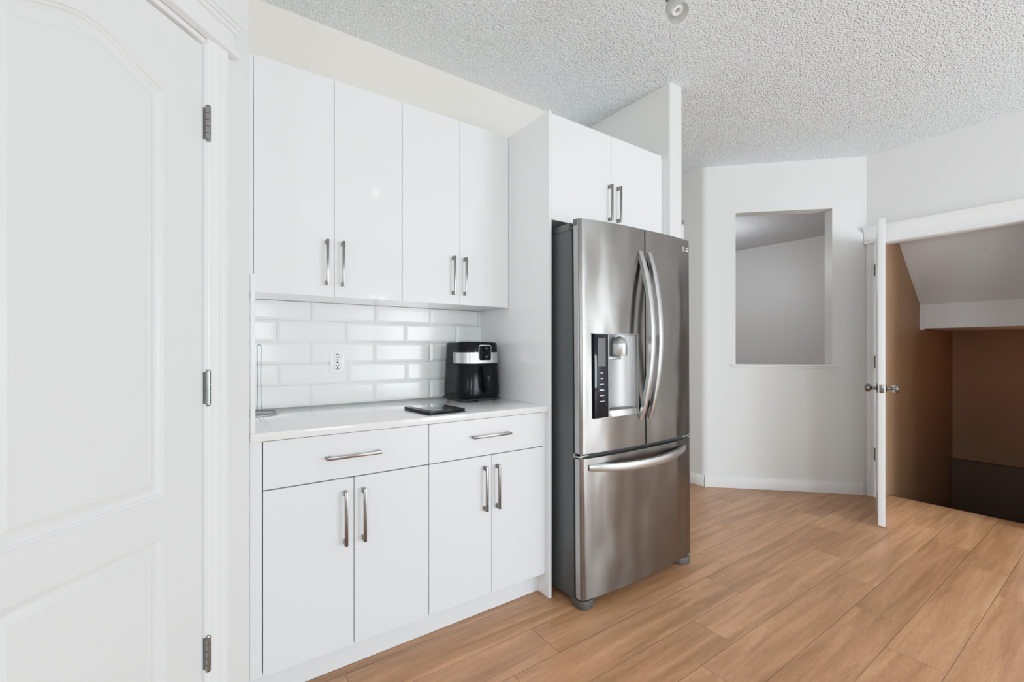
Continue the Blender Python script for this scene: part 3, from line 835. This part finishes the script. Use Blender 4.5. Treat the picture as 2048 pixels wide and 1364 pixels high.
b = MB().box(-.028, .028, -.003, .003, -.065, .065, 0.002)
pd = b.build('paddle', M['silver_plastic'], nic, MFR @ Matrix.Translation((1.602, 1.492, 1.065)) @ Matrix.Rotation(math.radians(18), 4, 'Z') @ Matrix.Rotation(math.radians(-6), 4, 'X') @ Matrix.Rotation(math.radians(3), 4, 'Y'))
# drip tray with rounded front
tp = []
for k in range(13):
    s = k/12; x = nx0 + (nx1-nx0)*s; tp.append((x, 1.438 - 0.020*math.sin(PI*s)))
fb(MB().prism(tp + [(nx1-.01, 1.500), (nx0+.01, 1.500)], DZ0+.004, DZ0+.030, None, 0.0015), 'drip_tray', M['satin'], nic)
fb(MB().box(nx0+.02, nx1-.02, 1.450, 1.500, DZ0+.030, DZ0+.032), 'drip_grate', M['cast'], nic)
# maker's mark on the right door
lm = MB(); lx, lz = 2.146, 1.722
yy = yfront(2.15) - 0.0006
ring = [(0.0125*math.cos(2*PI*k/28), 0.0125*math.sin(2*PI*k/28)) for k in range(28)]
lm.prism([(lx+a_, lz+b_) for a_, b_ in ring], -yy, -yy+0.0006, MX)
lg = lm.build('emblem', M['satin'], dr_, MFR)
em = MB().box(lx-0.0012, lx+0.0002, yy-0.0012, yy, lz-0.006, lz+0.007).box(lx-0.0012, lx+0.006, yy-0.0012, yy, lz-0.006, lz-0.0045)
em.build('emblem_strokes', M['cast'], lg, MFR)
tm = text_mesh(None, 'LG', 0.027)
b = MB(); t = bmesh.new(); t.from_mesh(tm)
b.merge(t, Matrix.Translation((lx+0.016, yfront(lx+.03)-0.0006, lz-0.0095)) @ Matrix.Rotation(PI/2, 4, 'X') @ Matrix.Scale(1.0, 4))
b.build('lettering', M['mark'], dr_, MFR)

# ------------------------------------------------------------------ air fryer
fx, fy_ = 1.178, 2.085
af = thing('air_fryer', 'black air fryer with silver band and two dials in the counter corner', 'air fryer', (fx, fy_, 0.9145))
def fring(hw, hd, r, z, dy=0):
    return [(x, y+dy, z) for x, y in rounded_rect(-hw, hw, -hd, hd, r, 7)]
prof_low = [(0.112, 0.120, 0.060, 0.012), (0.120, 0.129, 0.068, 0.018), (0.1245, 0.134, 0.072, 0.034), (0.1245, 0.134, 0.074, 0.060), (0.120, 0.130, 0.074, 0.190), (0.119, 0.129, 0.074, 0.1925)]
prof_up = [(0.1175, 0.1275, 0.074, 0.1935), (0.1185, 0.1285, 0.074, 0.196), (0.1175, 0.1275, 0.074, 0.236), (0.1155, 0.1255, 0.074, 0.290), (0.113, 0.123, 0.072, 0.300), (0.106, 0.116, 0.066, 0.3045), (0.090, 0.100, 0.055, 0.306)]
MB().strips([fring(*p[:3], p[3]) for p in prof_low]).build('basket_housing', M['dark'], af)
MB().strips([fring(*p[:3], p[3]) for p in prof_up]).build('body', M['dark'], af)
# silver band round the front half
def hull_at(z):
    k = (z-0.196)/(0.290-0.196); return 0.1185+(0.1155-0.1185)*k, 0.1285+(0.1255-0.1285)*k
b = MB(); rings = []
for z, e in ((0.1945, 0.0004), (0.1955, 0.0022), (0.2505, 0.0022), (0.2515, 0.0004)):
    hw, hd = hull_at(z)
    pts = rounded_rect(-hw-e, hw+e, -hd-e, hd+e, 0.075, 7)
    pts = [p for p in pts if p[1] < -0.018]
    rr = [(p[0], p[1], z) for p in pts]
    # order from left to right along the front
    rr.sort(key=lambda p: math.atan2(p[0], -p[1]))
    rings.append([(rr[0][0], -0.018, z)] + rr + [(rr[-1][0], -0.018, z)])
b.strips(rings, closed=False, caps=False)
o = b.build('silver_band', M['satin'], af)
so = o.modifiers.new('s', 'SOLIDIFY'); so.thickness = 0.001
# control plate with rim and dials
cpx = 0.004
rim = MB().prism(rounded_rect(-0.037, 0.037, 0.208, 0.289, 0.010, 5), 0.1275, 0.1345, MX).build('dial_plate_rim', M['satin'], af)
pl = MB().prism(rounded_rect(-0.0345, 0.0345, 0.2105, 0.2865, 0.009, 5), 0.1340, 0.1362, MX).build('dial_plate', M['dark'], af)
rim.location.x = cpx; pl.location.x = cpx
for z in (0.268, 0.229):
    k = MB().lathe([(0, 0), (0.0155, 0), (0.0155, 0.004), (0.0135, 0.012), (0, 0.0125)], origin=(0, -0.136, z), axis='-Y').build('dial', M['dark'], pl)
    MB().box(-0.010, 0.010, -0.1495, -0.1484, z-0.0008, z+0.0008).build('pointer_mark', M['silver_plastic'], k)
# basket handle
b = MB(); rings = []
for z, dep, w_ in ((0.180, 0.010, 0.020), (0.172, 0.040, 0.021), (0.160, 0.055, 0.021), (0.120, 0.060, 0.019), (0.075, 0.056, 0.016), (0.052, 0.047, 0.013), (0.045, 0.010, 0.012)):
    rings.append([(-w_, -0.126, z), (-w_, -0.126-dep*.8, z), (-w_*.6, -0.126-dep, z), (w_*.6, -0.126-dep, z), (w_, -0.126-dep*.8, z), (w_, -0.126, z)])
b.strips(rings).build('basket_handle', M['dark'], af, smooth=60)
MB().box(-0.112, 0.112, -0.118, 0.118, 0.004, 0.014, 0.004).build('base_plate', M['dark_matte'], af)
for sx in (-1, 1):
    for sy in (-1, 1):
        MB().lathe([(0, 0.0003), (0.012, 0.0003), (0.011, 0.006), (0, 0.006)], origin=(sx*0.088, sy*0.092, 0)).build('foot', M['dark_matte'], af)
# plug of the power cord resting in front of the base
b = MB(); b.strips([[(-0.096, -0.118, 0.001), (-0.078, -0.150, 0.001), (-0.066, -0.118, 0.001)], [(-0.106, -0.112, 0.014), (-0.082, -0.142, 0.016), (-0.056, -0.112, 0.014)]])
b.loft_path([(-0.07, -0.115, 0.012), (-0.060, -0.125, 0.013), (-0.045, -0.132, 0.010), (-0.03, -0.126, 0.006), (-0.02, -0.11, 0.005)], 0.003, 8)
b.build('power_plug', M['dark_matte'], af)

# ------------------------------------------------------------------ tablet
tb = thing('tablet', 'black tablet lying flat in a folded cover on the countertop', 'tablet', (0.821, 1.779, 0.9145), math.radians(4.5))
MB().prism(rounded_rect(-0.090, 0.090, -0.114, 0.114, 0.008, 4), 0.0003, 0.0045, None, 0.001).build('folio_cover', M['dark_matte'], tb)
cs = MB().prism(rounded_rect(-0.091, 0.088, -0.112, 0.112, 0.009, 4), 0.0065, 0.0155, None, 0.0025).build('case', M['dark'], tb)
MB().box(-0.087, -0.074, -0.105, 0.105, 0.0045, 0.0066).build('case_spine', M['dark_matte'], cs)
MB().box(-0.066, 0.080, -0.102, 0.102, 0.0154, 0.0160, 0.0002).build('screen', M['screen'], tb)

# ------------------------------------------------------------------ paper towel holder
pt = thing('paper_towel_holder', 'empty wire paper towel holder at the left end of the counter', 'paper towel holder', (0.1865, 2.125, 0.9145))
rg = [(0.068*math.cos(2*PI*k/40), 0.068*math.sin(2*PI*k/40), 0.0035) for k in range(40)]
b = MB().loft_path(rg, 0.0024, 8, closed=True)
b.build('base_ring', M['hinge'], pt)
# upright: bent wire loop lying across the view
ux, uy = math.cos(math.radians(-35)), math.sin(math.radians(-35))
w0 = 0.0085; pts = []
for k in range(8): pts.append((ux*0.060*(1-k/7)+ux*w0*(k/7), uy*0.060*(1-k/7)+uy*w0*(k/7), 0.007))
pts += [(ux*w0*(1-0.15*math.sin(PI*s)), uy*w0*(1-0.15*math.sin(PI*s)), 0.010+0.268*s) for s in [i/9 for i in range(10)]]
pts += [(ux*w0*math.cos(a), uy*w0*math.cos(a), 0.278+0.0085*math.sin(a)) for a in [PI*i/8 for i in range(1, 8)]]
pts += [(-ux*w0*(1-0.15*math.sin(PI*s)), -uy*w0*(1-0.15*math.sin(PI*s)), 0.278-0.268*s) for s in [i/9 for i in range(10)]]
for k in range(1, 8): pts.append((-ux*0.060*(k/7)-ux*w0*(1-k/7), -uy*0.060*(k/7)-uy*w0*(1-k/7), 0.007))
MB().loft_path(pts, 0.0019, 8).build('upright_wire', M['hinge'], pt)

# ------------------------------------------------------------------ ceiling track light
tk = thing('track_light', 'ceiling spotlight with a brown metal socket and frosted glass shade around a coiled bulb', 'ceiling light', (1.537, 1.113, H))
ds = Vector((1.24-1.537, 0.0-1.113, 0)).normalized()
b = MB().loft_path([(ds.x*-0.05, ds.y*-0.05, -0.030), (ds.x*1.15, ds.y*1.15, -0.030)], 0.011, 12)
b.lathe([(0, -0.028), (0.06, -0.024), (0.065, -0.001), (0, -0.001)], origin=(ds.x*0.55, ds.y*0.55, 0))
b.build('rail', M['nickel'], tk)
def head(base, aim, name_lit):
    base = Vector(base); aim = Vector(aim).normalized()
    q = aim.to_track_quat('Z', 'Y').to_matrix().to_4x4()
    T = Matrix.Translation(base) @ q
    hd = MB().lathe([(0, -0.002), (0.010, 0), (0.017, 0.006), (0.0195, 0.020), (0.0205, 0.070), (0.024, 0.078), (0.0, 0.078)]).build('spot_head', M['cast'], tk, T)
    MB().loft_path([(base.x, base.y, -0.030), (base.x, base.y, base.z+0.0)], 0.005, 8).build('stem', M['nickel'], hd)
    sh = bmesh.new(); b = MB()
    pr = [(0.024, 0.074), (0.030, 0.080), (0.036, 0.092), (0.0385, 0.115), (0.0385, 0.150), (0.037, 0.150), (0.037, 0.116), (0.0345, 0.094), (0.028, 0.083), (0.022, 0.078)]
    rings = [[(r_*math.cos(2*PI*k/28), r_*math.sin(2*PI*k/28), z) for k in range(28)] for r_, z in pr]
    b.strips(rings, True, False); b.build('glass_shade', M['frosted'], hd, T)
    cl = []
    for k in range(61):
        a = 2*PI*2.6*k/60; cl.append((0.017*math.cos(a), 0.017*math.sin(a), 0.088+0.048*k/60))
    MB().loft_path(cl, 0.0055, 8).build('coiled_bulb', M[name_lit], hd, T)
M['cfl_off'] = simple('unlit_lamp_tube', (0.9, 0.9, 0.88), 0.25)
head((0.0, 0.0, -0.128), (-0.027, -0.067, -0.132), 'cfl_off')
head((ds.x*0.55, ds.y*0.55, -0.125), (-0.3, 0.2, -1), 'cfl_off')
head((ds.x*1.10, ds.y*1.10, -0.125), (-0.35, 0.6, -0.8), 'cfl')

# ------------------------------------------------------------------ lights
def area(name, loc, rot, sx, sy, power, col=(1, 1, 1)):
    L = bpy.data.lights.new(name, 'AREA'); L.shape = 'RECTANGLE'; L.size = sx; L.size_y = sy; L.energy = power; L.color = col
    o = bpy.data.objects.new(name, L); COL.objects.link(o); o.location = loc; o.rotation_euler = rot
    return o
WB = (0.80, 0.93, 1.0)
for x0, x1, z0, z1, p, c_ in ((-0.25, 0.85, 0.80, 1.90, 44, WB), (2.12, 2.50, 0.04, 2.11, 26, WB), (2.58, 4.30, 0.04, 1.90, 132, WB)):
    area('daylight_and_fill', ((x0+x1)/2, -3.36, (z0+z1)/2), (-PI/2, 0, PI), x1-x0-0.06, z1-z0-0.06, p, c_)
area('daylight_and_fill', (-1.78, -1.75, 1.45), (0, -PI/2, 0), 1.0, 1.4, 32, WB)  # added fill light from the left, brightens the end panel
def point(name, loc, power, col, r=0.05):
    L = bpy.data.lights.new(name, 'POINT'); L.energy = power; L.color = col; L.shadow_soft_size = r
    o = bpy.data.objects.new(name, L); COL.objects.link(o); o.location = loc
point('room_fill', (2.5, -1.6, 1.5), 15, WB, 0.3)  # added fill, unseen; brightens the ceiling and the low parts of the room
point('stair_lamp', (5.9, 0.6, 1.0), 0.6, (1, 0.42, 0.12), 0.1)
point('far_room_fill', (5.4, 3.4, 2.2), 19, (0.90, 0.95, 1.0), 0.15)  # added fill, no lamp seen; brightens the room past the opening
point('hall_fill', (2.95, 3.9, 2.3), 2, (0.93, 0.96, 1.0), 0.15)  # added fill, no lamp seen; lifts the hall walls

wd = bpy.data.worlds.new('sky'); scene.world = wd; wd.use_nodes = True
nt = wd.node_tree; bg = nt.nodes['Background']
bg.inputs['Color'].default_value = (0.92, 0.96, 1.0, 1); bg.inputs['Strength'].default_value = 1.6

# ------------------------------------------------------------------ camera
cam = bpy.data.cameras.new('camera'); co = bpy.data.objects.new('camera', cam); COL.objects.link(co)
co.location = (0, 0, 1.187); co.rotation_euler = (PI/2, 0, math.radians(55.32)-PI/2)
cam.sensor_width = 36; cam.lens = 888.04/2048*36; cam.shift_y = 14.3/2048; cam.clip_start = 0.02
scene.camera = co
scene.view_settings.view_transform = 'Standard'
scene.view_settings.look = 'None'
scene.view_settings.exposure = 0.22
scene.view_settings.use_curve_mapping = True
cm = scene.view_settings.curve_mapping
cm.white_level = (3, 3, 3)
cu = cm.curves[3]
for x, y in ((0.25, 0.265), (0.5, 0.50), (0.8, 0.635), (1.2, 0.765), (1.8, 0.88)):
    cu.points.new(x/3, y)
cm.update()
scene.cycles.max_bounces = 14
scene.cycles.diffuse_bounces = 8
scene.cycles.sample_clamp_indirect = 6
